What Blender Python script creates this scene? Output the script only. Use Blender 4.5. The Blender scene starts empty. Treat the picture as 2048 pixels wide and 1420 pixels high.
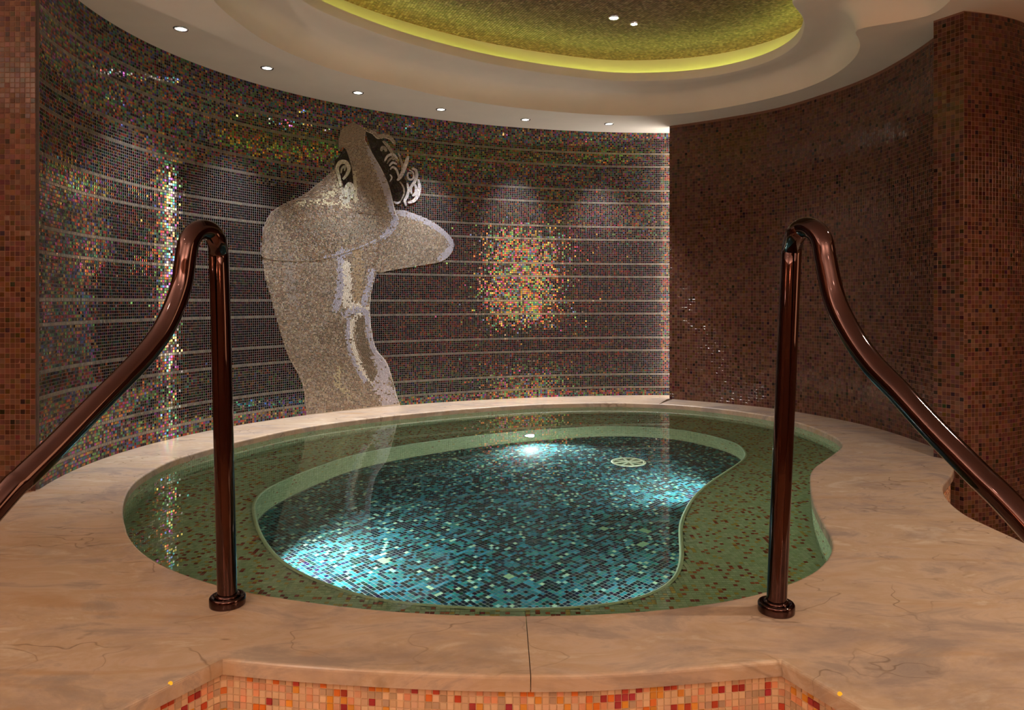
import bpy, bmesh, math, random
import numpy as np
from mathutils import Vector

# ------------------------------------------------------------------ camera, world, exposure
F, HZ, CX = 1450.0, 604.0, 1024.0          # focal length and horizon in pixels of the 2048 x 1420 frame
scene = bpy.context.scene
cam_d = bpy.data.cameras.new('camera')
cam = bpy.data.objects.new('camera', cam_d)
scene.collection.objects.link(cam)
cam.location = (0, 0, 1.0)
cam.rotation_euler = (math.radians(90), 0, 0)
cam_d.sensor_width = 36.0
cam_d.lens = 36.0 * F / 2048.0
cam_d.shift_y = -(710.0 - HZ) / 2048.0
cam_d.clip_start = 0.05
scene.camera = cam

w = bpy.data.worlds.new('world'); scene.world = w
w.use_nodes = True
w.node_tree.nodes['Background'].inputs[0].default_value = (0.9, 0.75, 0.6, 1)
w.node_tree.nodes['Background'].inputs[1].default_value = 0.01
scene.view_settings.view_transform = 'Standard'
scene.view_settings.look = 'None'
scene.view_settings.exposure = 0.0
scene.view_settings.gamma = 1.0
scene.view_settings.use_curve_mapping = False
scene.cycles.max_bounces = 8
scene.cycles.diffuse_bounces = 3
scene.cycles.glossy_bounces = 4
scene.cycles.transmission_bounces = 4
scene.cycles.sample_clamp_indirect = 6.0
scene.cycles.caustics_refractive = True
scene.cycles.use_adaptive_sampling = True
scene.cycles.adaptive_threshold = 0.06

# light strengths (watts) and colours
WARM = (1.0, 0.84, 0.68)
COOL = (0.96, 0.97, 1.0)
P_DOWN, P_STRIP, P_COVE, P_DOME, P_REAR, P_FILL_UP, P_POOL = 230.0, 10.0, 9.5, 75.0, 36.0, 760.0, 95.0

rng = np.random.default_rng(7)
random.seed(7)
H = 2.815           # ceiling above the marble deck (deck top is z = 0)
LOW = -0.62         # lower floor of the room
ZW = -0.044         # water level
ZB, ZF = -0.47, -0.90   # bench and basin floor
PI = 0.01968        # pitch of the small mosaic
PB = 0.0270         # pitch of the brown mosaic

# ------------------------------------------------------------------ helpers
def lin(c):
    return tuple(((x / 12.92) if x <= 0.04045 else ((x + 0.055) / 1.055) ** 2.4) for x in c)
def L8(r, g, b):
    return lin((r / 255., g / 255., b / 255.))
def link(o, parent=None):
    scene.collection.objects.link(o)
    if parent is not None:
        o.parent = parent
    return o
def empty(name, loc=(0, 0, 0), parent=None):
    o = bpy.data.objects.new(name, None)
    o.empty_display_size = 0.1
    link(o, parent); o.location = loc
    return o
def tag(o, label=None, cat=None, group=None, kind=None):
    if label: o['label'] = label
    if cat: o['category'] = cat
    if group: o['group'] = group
    if kind: o['kind'] = kind
    return o
def mesh_np(name, verts, faces4, col=None, smooth=False):
    """verts (N,3), faces (M,4) arrays, one colour per face"""
    me = bpy.data.meshes.new(name)
    verts = np.asarray(verts, np.float32); faces4 = np.asarray(faces4, np.int32)
    me.vertices.add(len(verts)); me.vertices.foreach_set('co', verts.ravel())
    m = len(faces4)
    me.loops.add(4 * m); me.loops.foreach_set('vertex_index', faces4.ravel())
    me.polygons.add(m)
    me.polygons.foreach_set('loop_start', np.arange(0, 4 * m, 4, dtype=np.int32))
    me.polygons.foreach_set('loop_total', np.full(m, 4, dtype=np.int32))
    if col is not None:
        a = me.attributes.new('Col', 'FLOAT_COLOR', 'FACE')
        c = np.ones((m, 4), np.float32); c[:, :3] = col
        a.data.foreach_set('color', c.ravel())
    me.update(calc_edges=True)
    me.validate()
    me.polygons.foreach_set('use_smooth', np.full(m, bool(smooth)))
    return me
def obj(name, me, mat=None, parent=None):
    o = bpy.data.objects.new(name, me)
    if mat is not None:
        me.materials.clear(); me.materials.append(mat)
    return link(o, parent)
def bm_obj(name, bm, mat, parent=None, smooth=False):
    me = bpy.data.meshes.new(name)
    bmesh.ops.recalc_face_normals(bm, faces=bm.faces[:])
    bm.to_mesh(me); bm.free()
    if smooth:
        me.polygons.foreach_set('use_smooth', np.ones(len(me.polygons), dtype=bool))
    return obj(name, me, mat, parent)
def catmull(P, closed=False, n=16):
    P = np.asarray(P, float); out = []
    N = len(P)
    rngi = range(N) if closed else range(N - 1)
    for i in rngi:
        if closed:
            p0, p1, p2, p3 = P[(i - 1) % N], P[i], P[(i + 1) % N], P[(i + 2) % N]
        else:
            p0, p1, p2, p3 = P[max(i - 1, 0)], P[i], P[i + 1], P[min(i + 2, N - 1)]
        for t in np.linspace(0, 1, n, endpoint=False):
            out.append(0.5 * ((2 * p1) + (-p0 + p2) * t + (2 * p0 - 5 * p1 + 4 * p2 - p3) * t * t + (-p0 + 3 * p1 - 3 * p2 + p3) * t ** 3))
    if not closed:
        out.append(P[-1])
    return np.array(out)
class Path:
    """plan polyline parametrised by arc length; normal = left of travel"""
    def __init__(s, P, closed=False, smooth=0):
        P = np.asarray(P, float)
        if closed: P = np.r_[P, P[:1]]
        d = np.r_[0, np.cumsum(np.hypot(*np.diff(P, axis=0).T))]
        n = int(d[-1] / 0.012) + 2
        q = np.linspace(0, d[-1], n)
        Q = np.c_[np.interp(q, d, P[:, 0]), np.interp(q, d, P[:, 1])]
        for _ in range(smooth):
            if closed:
                R = Q[:-1]
                R = (np.roll(R, 1, 0) + 2 * R + np.roll(R, -1, 0)) / 4
                Q = np.r_[R, R[:1]]
            else:
                Q[1:-1] = (Q[:-2] + 2 * Q[1:-1] + Q[2:]) / 4
        s.P = Q; s.closed = closed
        s.d = np.r_[0, np.cumsum(np.hypot(*np.diff(Q, axis=0).T))]; s.L = s.d[-1]
        T = np.gradient(Q, axis=0)
        if closed:
            T[0] = T[-1] = Q[1] - Q[-2]
        T /= np.linalg.norm(T, axis=1)[:, None]
        s.T = T; s.N = np.c_[-T[:, 1], T[:, 0]]
    def at(s, q):
        q = np.asarray(q, float)
        x = np.interp(q, s.d, s.P[:, 0]); y = np.interp(q, s.d, s.P[:, 1])
        nx = np.interp(q, s.d, s.N[:, 0]); ny = np.interp(q, s.d, s.N[:, 1])
        l = np.hypot(nx, ny)
        return x, y, nx / l, ny / l
    def off(s, k):
        return s.P + s.N * k
def inpoly(P, x, y):
    P = np.asarray(P, float); x = np.asarray(x); y = np.asarray(y)
    r = np.zeros(x.shape, bool)
    j = len(P) - 1
    for i in range(len(P)):
        xi, yi = P[i]; xj, yj = P[j]
        if yi != yj:
            c = ((yi > y) != (yj > y)) & (x < (xj - xi) * (y - yi) / (yj - yi) + xi)
            r ^= c
        j = i
    return r
def boxes(C, th):
    """C (N,4,3): base corners of the tiles; th (N,4,3): lifted top corners -> verts, faces"""
    n = len(C)
    V = np.concatenate([C, th], axis=1).reshape(-1, 3)
    b = (np.arange(n) * 8)[:, None]
    f = np.array([[4, 5, 6, 7], [0, 1, 5, 4], [1, 2, 6, 5], [2, 3, 7, 6], [3, 0, 4, 7]])
    Fc = (b[:, :, None] + f[None]).reshape(-1, 4)
    return V, Fc
def tiles_on_path(name, path, s0, z0, ns, nz, pitch, col, mat, parent, side=1, joint=0.12, th=0.003, tilt=0.0, keep=None):
    """mosaic laid on a vertical wall that follows a plan path. Tiles stand on the side*normal."""
    si, zi = np.meshgrid(np.arange(ns), np.arange(nz))
    si = si.ravel(); zi = zi.ravel()
    if keep is not None:
        si = si[keep]; zi = zi[keep]
    g = joint * pitch / 2
    a0 = s0 + si * pitch + g; a1 = s0 + (si + 1) * pitch - g
    b0 = z0 + zi * pitch + g; b1 = z0 + (zi + 1) * pitch - g
    n = len(si); C = np.zeros((n, 4, 3)); T = np.zeros((n, 4, 3))
    odd = np.where(rng.random(n) < 0.06, 4.0, 1.0)
    tx = rng.normal(0, tilt, n) * odd; tz = rng.normal(0, tilt, n) * odd; h = pitch / 2
    bev = 0.04 * pitch
    for k, (a, b, sa, sb) in enumerate(((a0, b0, -1, -1), (a1, b0, 1, -1), (a1, b1, 1, 1), (a0, b1, -1, 1))):
        x, y, nx, ny = path.at(a)
        C[:, k] = np.c_[x, y, b]
        e = th + sa * tx * h + sb * tz * h
        x, y, nx, ny = path.at(a - sa * bev)
        T[:, k] = np.c_[x + side * nx * e, y + side * ny * e, b - sb * bev]
    V, Fc = boxes(C, T)
    me = mesh_np(name, V, Fc, np.repeat(col, 5, axis=0))
    o = obj(name, me, mat, parent)
    return tag(o, kind='stuff')
def tiles_flat(name, x, y, ang, pitch, z, col, mat, parent, joint=0.12, th=0.003, tilt=0.0, up=1):
    h = pitch / 2 - joint * pitch / 2
    ca, sa = math.cos(ang), math.sin(ang)
    n = len(x); C = np.zeros((n, 4, 3)); T = np.zeros((n, 4, 3))
    tx = rng.normal(0, tilt, n); ty = rng.normal(0, tilt, n)
    for k, (u, v) in enumerate(((-h, -h), (h, -h), (h, h), (-h, h))):
        px = x + u * ca - v * sa; py = y + u * sa + v * ca
        C[:, k] = np.c_[px, py, np.full(n, z)]
        T[:, k] = np.c_[px, py, z + up * (th + np.sign(u) * tx * h + np.sign(v) * ty * h)]
    V, Fc = boxes(C, T)
    me = mesh_np(name, V, Fc, np.repeat(col, 5, axis=0))
    return tag(obj(name, me, mat, parent), kind='stuff')
def grid_in(P, pitch, ang, margin=0.0, hole=None):
    """centres of grid cells lying inside polygon P (and outside hole)"""
    P = np.asarray(P)
    ca, sa = math.cos(-ang), math.sin(-ang)
    R = np.c_[P[:, 0] * ca - P[:, 1] * sa, P[:, 0] * sa + P[:, 1] * ca]
    gx = np.arange(R[:, 0].min(), R[:, 0].max(), pitch) + pitch / 2
    gy = np.arange(R[:, 1].min(), R[:, 1].max(), pitch) + pitch / 2
    X, Y = np.meshgrid(gx, gy); X = X.ravel(); Y = Y.ravel()
    ix, iy = np.meshgrid(np.arange(len(gx)), np.arange(len(gy))); ix = ix.ravel(); iy = iy.ravel()
    ca, sa = math.cos(ang), math.sin(ang)
    x = X * ca - Y * sa; y = X * sa + Y * ca
    h = pitch * 0.46
    ok = np.ones(len(x), bool)
    for u, v in ((-h, -h), (h, -h), (h, h), (-h, h)):
        px = x + u * ca - v * sa; py = y + u * sa + v * ca
        ok &= inpoly(P, px, py)
        if hole is not None:
            ok &= ~inpoly(hole, px, py)
    return x[ok], y[ok], ix[ok], iy[ok]
def palette(n, cols, wts, jit=0.12, r=None):
    r = r or rng
    cols = np.array([L8(*c) for c in cols]); wts = np.array(wts, float); wts /= wts.sum()
    c = cols[r.choice(len(cols), n, p=wts)]
    return np.clip(c * (1 + r.normal(0, jit, (n, 1))) + r.normal(0, 0.006, (n, 3)), 0.002, 1)
def ribbon_solid(name, path, z0, z1, thick, mat, parent=None, side=1):
    """wall slab along a plan path; its face is the path, the body lies at -side*normal"""
    A = path.P; B = path.off(-side * thick); n = len(A)
    V = np.concatenate([np.c_[A, np.full(n, z0)], np.c_[A, np.full(n, z1)], np.c_[B, np.full(n, z0)], np.c_[B, np.full(n, z1)]])
    i = np.arange(n - 1)
    Fs = [np.c_[i, i + 1, i + 1 + n, i + n], np.c_[i + 1 + 2 * n, i + 2 * n, i + 3 * n, i + 1 + 3 * n],
          np.c_[i + n, i + 1 + n, i + 1 + 3 * n, i + 3 * n], np.c_[i + 1, i, i + 2 * n, i + 1 + 2 * n]]
    Fs.append(np.array([[0, n, 3 * n, 2 * n], [n - 1, 3 * n - 1, 4 * n - 1, 2 * n - 1]]))
    return obj(name, mesh_np(name, V, np.concatenate(Fs)), mat, parent)
def fill(loops, z, up=True):
    """flat face set between an outer loop and holes"""
    bm = bmesh.new()
    for Lp in loops:
        vs = [bm.verts.new((p[0], p[1], z)) for p in Lp]
        for a, b in zip(vs, vs[1:] + vs[:1]):
            bm.edges.new((a, b))
    bmesh.ops.triangle_fill(bm, use_beauty=True, use_dissolve=False, edges=bm.edges[:], normal=(0, 0, 1 if up else -1))
    return bm
def sweep(pts, rad, sides=24, cap=True):
    pts = [Vector(p) for p in pts]; n = len(pts)
    rads = rad if hasattr(rad, '__len__') else [rad] * n
    bm = bmesh.new(); rings = []
    t = (pts[1] - pts[0]).normalized(); nrm = t.orthogonal().normalized()
    for i in range(n):
        tn = (pts[min(i + 1, n - 1)] - pts[max(i - 1, 0)]).normalized()
        nrm = (nrm - tn * nrm.dot(tn)).normalized(); b = tn.cross(nrm)
        rings.append([bm.verts.new(pts[i] + (nrm * math.cos(a) + b * math.sin(a)) * rads[i]) for a in np.linspace(0, 2 * math.pi, sides, endpoint=False)])
    for r0, r1 in zip(rings, rings[1:]):
        for k in range(sides):
            bm.faces.new((r0[k], r0[(k + 1) % sides], r1[(k + 1) % sides], r1[k]))
    if cap:
        bm.faces.new(rings[0][::-1]); bm.faces.new(rings[-1])
    return bm
def lathe(prof, seg=32, cap0=False, cap1=False):
    bm = bmesh.new(); rings = []
    for r, z in prof:
        rings.append([bm.verts.new((r * math.cos(a), r * math.sin(a), z)) for a in np.linspace(0, 2 * math.pi, seg, endpoint=False)])
    for a, b in zip(rings, rings[1:]):
        for k in range(seg):
            bm.faces.new((a[k], a[(k + 1) % seg], b[(k + 1) % seg], b[k]))
    if cap0: bm.faces.new(rings[0][::-1])
    if cap1: bm.faces.new(rings[-1])
    return bm
def spot(name, loc, to, power, color, angle, blend=0.5, size=0.03, parent=None):
    d = bpy.data.lights.new(name, 'SPOT'); d.energy = power; d.color = color
    d.spot_size = math.radians(angle); d.spot_blend = blend; d.shadow_soft_size = size
    d.cycles.is_caustics_light = name in ('downlight_light',)
    o = link(bpy.data.objects.new(name, d), parent)
    o.location = loc
    o.rotation_euler = (Vector(to) - Vector(loc)).to_track_quat('-Z', 'Y').to_euler()
    return o

# ------------------------------------------------------------------ materials
def principled(name, base=(0.5, 0.5, 0.5), rough=0.5, metal=0.0, attr=None, spec=0.5, coat=0.0):
    m = bpy.data.materials.new(name); m.use_nodes = True
    nt = m.node_tree; b = nt.nodes['Principled BSDF']
    b.inputs['Base Color'].default_value = (*base, 1); b.inputs['Roughness'].default_value = rough
    b.inputs['Metallic'].default_value = metal; b.inputs['Specular IOR Level'].default_value = spec
    b.inputs['Coat Weight'].default_value = coat; b.inputs['Coat Roughness'].default_value = 0.08
    if attr == 'OBJECT':
        a = nt.nodes.new('ShaderNodeObjectInfo'); nt.links.new(a.outputs['Color'], b.inputs['Base Color'])
    elif attr:
        a = nt.nodes.new('ShaderNodeAttribute'); a.attribute_name = attr
        nt.links.new(a.outputs['Color'], b.inputs['Base Color'])
    return m
def speckle(m, scale, amt, rough_amt=0.0):
    """fine procedural variation of the base colour of a plain material"""
    nt = m.node_tree; b = nt.nodes['Principled BSDF']
    base = b.inputs['Base Color'].default_value[:]
    tc = nt.nodes.new('ShaderNodeTexCoord'); no = nt.nodes.new('ShaderNodeTexNoise')
    no.inputs['Scale'].default_value = scale; no.inputs['Detail'].default_value = 4
    nt.links.new(tc.outputs['Object'], no.inputs['Vector'])
    cr = nt.nodes.new('ShaderNodeValToRGB')
    cr.color_ramp.elements[0].position = 0.3; cr.color_ramp.elements[1].position = 0.7
    cr.color_ramp.elements[0].color = (*[c * (1 - amt) for c in base[:3]], 1)
    cr.color_ramp.elements[1].color = (*[min(c * (1 + amt), 1) for c in base[:3]], 1)
    nt.links.new(no.outputs['Fac'], cr.inputs['Fac']); nt.links.new(cr.outputs['Color'], b.inputs['Base Color'])
    return m
def emission(name, color, strength, sample=False):
    m = bpy.data.materials.new(name); m.use_nodes = True
    m.cycles.emission_sampling = 'AUTO' if sample else 'NONE'     # small lenses: their spot lamp does the lighting
    nt = m.node_tree; nt.nodes.clear()
    e = nt.nodes.new('ShaderNodeEmission'); o = nt.nodes.new('ShaderNodeOutputMaterial')
    e.inputs[0].default_value = (*color, 1); e.inputs[1].default_value = strength
    nt.links.new(e.outputs[0], o.inputs[0]); return m
def marble():
    m = principled('peach marble', rough=0.22, spec=0.5); nt = m.node_tree; b = nt.nodes['Principled BSDF']
    N = nt.nodes.new; K = nt.links.new
    tc = N('ShaderNodeTexCoord'); mp = N('ShaderNodeMapping')
    mp.inputs['Rotation'].default_value = (0, 0, math.radians(-12)); mp.inputs['Scale'].default_value = (0.9, 2.0, 2.0)
    K(tc.outputs['Object'], mp.inputs['Vector'])
    n1 = N('ShaderNodeTexNoise'); n1.inputs['Scale'].default_value = 2.2; n1.inputs['Detail'].default_value = 11; n1.inputs['Roughness'].default_value = 0.70; n1.inputs['Distortion'].default_value = 0.9
    K(mp.outputs[0], n1.inputs['Vector'])
    cr = N('ShaderNodeValToRGB'); e = cr.color_ramp.elements
    e[0].position = 0.27; e[0].color = (*L8(170, 154, 144), 1)
    e[1].position = 0.75; e[1].color = (*L8(232, 214, 188), 1)
    for p, c in ((0.40, (192, 170, 150)), (0.47, (216, 188, 160)), (0.55, (208, 178, 144)), (0.62, (222, 198, 170))):
        k = e.new(p); k.color = (*L8(*c), 1)
    K(n1.outputs['Fac'], cr.inputs['Fac'])
    # ochre streaks
    n2 = N('ShaderNodeTexNoise'); n2.inputs['Scale'].default_value = 2.3; n2.inputs['Detail'].default_value = 6; n2.inputs['Distortion'].default_value = 1.4
    mp2 = N('ShaderNodeMapping'); mp2.inputs['Rotation'].default_value = (0, 0, math.radians(-22)); mp2.inputs['Scale'].default_value = (0.5, 2.2, 2.2); mp2.inputs['Location'].default_value = (5.3, 1.7, 0)
    K(tc.outputs['Object'], mp2.inputs['Vector']); K(mp2.outputs[0], n2.inputs['Vector'])
    r2 = N('ShaderNodeValToRGB'); r2.color_ramp.elements[0].position = 0.56; r2.color_ramp.elements[1].position = 0.72
    K(n2.outputs['Fac'], r2.inputs['Fac'])
    mul = N('ShaderNodeMath'); mul.operation = 'MULTIPLY'; mul.inputs[1].default_value = 0.6; K(r2.outputs['Color'], mul.inputs[0])
    mx = N('ShaderNodeMix'); mx.data_type = 'RGBA'; mx.inputs['B'].default_value = (*L8(196, 152, 100), 1)
    K(mul.outputs[0], mx.inputs['Factor']); K(cr.outputs['Color'], mx.inputs['A'])
    # thin brown cracks
    n3 = N('ShaderNodeTexNoise'); n3.inputs['Scale'].default_value = 2.4; n3.inputs['Detail'].default_value = 2.5; n3.inputs['Distortion'].default_value = 0.2; n3.inputs['Roughness'].default_value = 0.55
    mp3 = N('ShaderNodeMapping'); mp3.inputs['Rotation'].default_value = (0, 0, math.radians(28)); mp3.inputs['Scale'].default_value = (1.0, 1.9, 1.0); mp3.inputs['Location'].default_value = (1.3, 8.7, 0)
    K(tc.outputs['Object'], mp3.inputs['Vector']); K(mp3.outputs[0], n3.inputs['Vector'])
    s = N('ShaderNodeMath'); s.operation = 'SUBTRACT'; s.inputs[1].default_value = 0.5; K(n3.outputs['Fac'], s.inputs[0])
    ab = N('ShaderNodeMath'); ab.operation = 'ABSOLUTE'; K(s.outputs[0], ab.inputs[0])
    r3 = N('ShaderNodeMapRange'); r3.inputs['From Min'].default_value = 0.0; r3.inputs['From Max'].default_value = 0.008; r3.inputs['To Min'].default_value = 1; r3.inputs['To Max'].default_value = 0
    K(ab.outputs[0], r3.inputs['Value'])
    n4 = N('ShaderNodeTexNoise'); n4.inputs['Scale'].default_value = 3.1; K(tc.outputs['Object'], n4.inputs['Vector'])
    r4 = N('ShaderNodeValToRGB'); r4.color_ramp.elements[0].position = 0.44; r4.color_ramp.elements[1].position = 0.62; K(n4.outputs['Fac'], r4.inputs['Fac'])
    m3 = N('ShaderNodeMath'); m3.operation = 'MULTIPLY'; K(r3.outputs[0], m3.inputs[0]); K(r4.outputs['Color'], m3.inputs[1])
    m4 = N('ShaderNodeMath'); m4.operation = 'MULTIPLY'; m4.inputs[1].default_value = 0.55; K(m3.outputs[0], m4.inputs[0])
    mx2 = N('ShaderNodeMix'); mx2.data_type = 'RGBA'; mx2.inputs['B'].default_value = (*L8(96, 70, 48), 1)
    n5 = N('ShaderNodeTexNoise'); n5.inputs['Scale'].default_value = 3.4; n5.inputs['Detail'].default_value = 9; n5.inputs['Roughness'].default_value = 0.66
    mp5 = N('ShaderNodeMapping'); mp5.inputs['Location'].default_value = (3.1, 7.3, 1.0); mp5.inputs['Scale'].default_value = (0.8, 1.3, 1.0); K(tc.outputs['Object'], mp5.inputs['Vector']); K(mp5.outputs[0], n5.inputs['Vector'])
    r5 = N('ShaderNodeMapRange'); r5.inputs['From Min'].default_value = 0.48; r5.inputs['From Max'].default_value = 0.66; r5.inputs['To Max'].default_value = 0.55; K(n5.outputs['Fac'], r5.inputs['Value'])
    mx5 = N('ShaderNodeMix'); mx5.data_type = 'RGBA'; mx5.inputs['B'].default_value = (*L8(160, 142, 136), 1)
    K(r5.outputs[0], mx5.inputs['Factor']); K(mx.outputs['Result'], mx5.inputs['A'])
    K(m4.outputs[0], mx2.inputs['Factor']); K(mx5.outputs['Result'], mx2.inputs['A'])
    hs = N('ShaderNodeHueSaturation'); hs.inputs['Saturation'].default_value = 0.90; hs.inputs['Value'].default_value = 0.80
    K(mx2.outputs['Result'], hs.inputs['Color']); K(hs.outputs['Color'], b.inputs['Base Color'])
    return m
M = {}
M['marble'] = marble()
M['paint'] = speckle(principled('ceiling paint', L8(238, 228, 216), 0.75, spec=0.2), 3.0, 0.03)
M['grout_grey'] = speckle(principled('grey grout', L8(124, 117, 119), 0.8, spec=0.2), 40, 0.1)
M['grout_brown'] = speckle(principled('brown grout', L8(128, 92, 74), 0.8, spec=0.2), 40, 0.1)
M['grout_cream'] = speckle(principled('cream grout', L8(216, 184, 146), 0.8, spec=0.2), 40, 0.1)
M['grout_sage'] = speckle(principled('sage grout', L8(186, 196, 154), 0.8, spec=0.2), 40, 0.1)
M['grout_pool'] = speckle(principled('pale pool grout', L8(136, 146, 142), 0.8, spec=0.2), 40, 0.1)
M['grout_fig'] = speckle(principled('light figure grout', L8(206, 196, 180), 0.8, spec=0.2), 60, 0.12)
M['grout_dark'] = speckle(principled('dark figure grout', L8(66, 56, 50), 0.8, spec=0.2), 60, 0.12)
M['irid'] = principled('iridescent tile', rough=0.06, metal=1.0, attr='Col')
M['stripe'] = principled('cream stripe tile', rough=0.08, metal=0.45, attr='Col')
M['brown'] = principled('brown glazed tile', rough=0.14, attr='Col', spec=0.5)
M['brown_part'] = principled('brown glazed tile piece', rough=0.14, attr='OBJECT', spec=0.5)
M['pool'] = principled('pool tile', rough=0.2, attr='Col', spec=0.5)
M['pool_part'] = principled('pool tile piece', rough=0.2, attr='OBJECT', spec=0.5)
M['riser'] = principled('riser tile', rough=0.16, attr='Col', spec=0.5)
M['riser_part'] = principled('riser tile piece', rough=0.16, attr='OBJECT', spec=0.5)
M['fig'] = principled('figure tile', rough=0.25, metal=0.0, attr='Col', spec=0.6)
M['dome'] = principled('dome tile', rough=0.35, metal=0.1, attr='Col', spec=0.5)
M['bronze'] = speckle(principled('polished rose bronze', L8(84, 62, 60), 0.05, 1.0), 8, 0.06)
M['chrome'] = speckle(principled('brushed trim ring', L8(190, 186, 180), 0.25, 1.0), 30, 0.05)
M['reflector'] = speckle(principled('lamp reflector', L8(235, 235, 235), 0.12, 1.0), 30, 0.03)
M['ivory'] = speckle(principled('ivory plastic', L8(196, 200, 168), 0.4), 30, 0.05)
M['floor_low'] = speckle(principled('lower stone floor', L8(150, 110, 80), 0.3), 4, 0.2)
M['plaster'] = speckle(principled('warm plaster', L8(140, 100, 74), 0.8), 3, 0.08)
def water_mat():
    m = bpy.data.materials.new('still water'); m.use_nodes = True
    nt = m.node_tree; nt.nodes.clear()
    g = nt.nodes.new('ShaderNodeBsdfGlass'); g.inputs['IOR'].default_value = 1.333; g.inputs['Roughness'].default_value = 0.0
    g.inputs['Color'].default_value = (0.85, 0.97, 0.95, 1)
    no = nt.nodes.new('ShaderNodeTexNoise'); no.inputs['Scale'].default_value = 2.0
    bp = nt.nodes.new('ShaderNodeBump'); bp.inputs['Strength'].default_value = 0.003; bp.inputs['Distance'].default_value = 0.02
    nt.links.new(no.outputs['Fac'], bp.inputs['Height']); nt.links.new(bp.outputs[0], g.inputs['Normal'])
    o = nt.nodes.new('ShaderNodeOutputMaterial'); nt.links.new(g.outputs[0], o.inputs[0])
    return m
M['water'] = water_mat()

# ------------------------------------------------------------------ plan curves
EX, EY, EA, EB = 1.738, 6.026 * F / 1931.0, 4.351, 4.351 * F / 1931.0     # the curved back wall is an ellipse in plan
def wall_hit(u, v):
    u = np.asarray(u, float); v = np.asarray(v, float)
    s = (u - CX) / F
    a = s * s / EA ** 2 + 1 / EB ** 2
    b = -2 * (s * EX / EA ** 2 + EY / EB ** 2)
    c = EX ** 2 / EA ** 2 + EY ** 2 / EB ** 2 - 1
    y = (-b + np.sqrt(b * b - 4 * a * c)) / (2 * a)
    x = s * y
    z = 1 - (v - HZ) / F * y
    nx = -(x - EX) / EA ** 2; ny = -(y - EY) / EB ** 2
    l = np.hypot(nx, ny)
    return np.stack([x, y, z], -1), np.stack([nx / l, ny / l, 0 * nx], -1)
th = np.linspace(math.radians(191.5), math.radians(80), 600)
back = Path(np.c_[EX + EA * np.cos(th), EY + EB * np.sin(th)])       # left to right, inward normal is on the right: side = -1
brown = Path(catmull([(1.625, 7.48), (1.85, 7.335), (2.09, 7.15), (2.30, 6.98), (2.47, 6.81), (2.62, 6.56), (2.81, 6.10), (2.88, 5.85), (2.915, 5.43), (2.90, 4.98), (2.86, 4.70)]), smooth=400)
outer_c = [(-1.89, 3.52), (-2.05, 3.88), (-2.13, 4.19), (-2.15, 4.60), (-2.06, 4.96), (-1.97, 5.2), (-1.68, 5.77), (-1.25, 6.23), (-0.80, 6.57), (-0.33, 6.85), (0.28, 7.11), (0.97, 7.20), (1.55, 7.08), (1.97, 6.77), (2.27, 6.36), (2.39, 5.94), (2.40, 5.45), (2.33, 5.12), (2.22, 4.92), (1.97, 4.58), (1.78, 4.31), (1.64, 3.99), (1.51, 3.64), (1.43, 3.37), (1.38, 3.17), (1.34, 3.03), (1.26, 2.87), (1.14, 2.71), (1.03, 2.61), (0.85, 2.49), (0.68, 2.415), (0.53, 2.37), (0.30, 2.33), (0.04, 2.315), (-0.25, 2.33), (-0.53, 2.38), (-0.81, 2.465), (-0.95, 2.52), (-1.10, 2.60), (-1.28, 2.72), (-1.46, 2.88), (-1.61, 3.06), (-1.69, 3.18)]
outer = Path(catmull(outer_c, True, 8), True, smooth=60)             # clockwise seen from above: inside of the pool is on the right
def water_plan(u, v, z, n=1.333):
    d = Vector(((u - CX) / F, 1.0, -(v - HZ) / F)); t = (ZW - 1) / d.z; q = Vector((0, 0, 1)) + d * t
    d.normalize(); hx, hy = d.x / n, d.y / n; dz = -math.sqrt(1 - hx * hx - hy * hy); k = (z - ZW) / dz
    return (q.x + hx * k, q.y + hy * k)
inner_px = [(507, 1018), (511, 998), (537, 975), (601, 946), (700, 911.7), (801.6, 891.4), (928.5, 873.5), (1055.5, 861), (1218, 852), (1340.6, 857), (1420.8, 871), (1474, 887), (1491.7, 905.8), (1487.7, 919), (1461, 937.9), (1420.8, 964.6), (1388.7, 994), (1370, 1026), (1362, 1047.6), (1362, 1079.7), (1364, 1118), (1349, 1159), (1298, 1189.9), (1212.6, 1210), (1041.8, 1219), (905, 1213.8), (768.4, 1201.8), (683.5, 1179.6), (598, 1145.4), (546.8, 1107.8), (516, 1060)]
inner = Path(catmull([water_plan(u, v, ZB) for u, v in inner_px], True, 8), True, smooth=80)
inner_poly = inner.P[:-1]; outer_poly = outer.P[:-1]

# ------------------------------------------------------------------ ceiling
ceiling = empty('ceiling', (0, 0, H)); tag(ceiling, 'pale ceiling with a stepped kidney-shaped recess over the pool', kind='structure')
def ceil_part(name, bm, mat, smooth=False):
    o = bm_obj(name, bm, mat, smooth=smooth); o.parent = ceiling; o.matrix_parent_inverse.identity(); o.location = (0, 0, -H)
    return o
CC = np.array([0.42, 4.75])
def polar(P, n=280):
    P = np.asarray(P) - CC; a = np.unwrap(np.arctan2(P[:, 1], P[:, 0]))
    if a[-1] < a[0]: a = a[::-1]; P = P[::-1]
    r = np.hypot(P[:, 0], P[:, 1])
    a3 = np.r_[a - 2 * math.pi, a, a + 2 * math.pi]; r3 = np.r_[r, r, r]
    q = np.linspace(0, 2 * math.pi, n, endpoint=False)
    rr = np.interp(q, a3, r3)
    for _ in range(6): rr = (np.roll(rr, 1) + 2 * rr + np.roll(rr, -1)) / 4
    return np.c_[CC[0] + rr * np.cos(q), CC[1] + rr * np.sin(q)]
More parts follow.
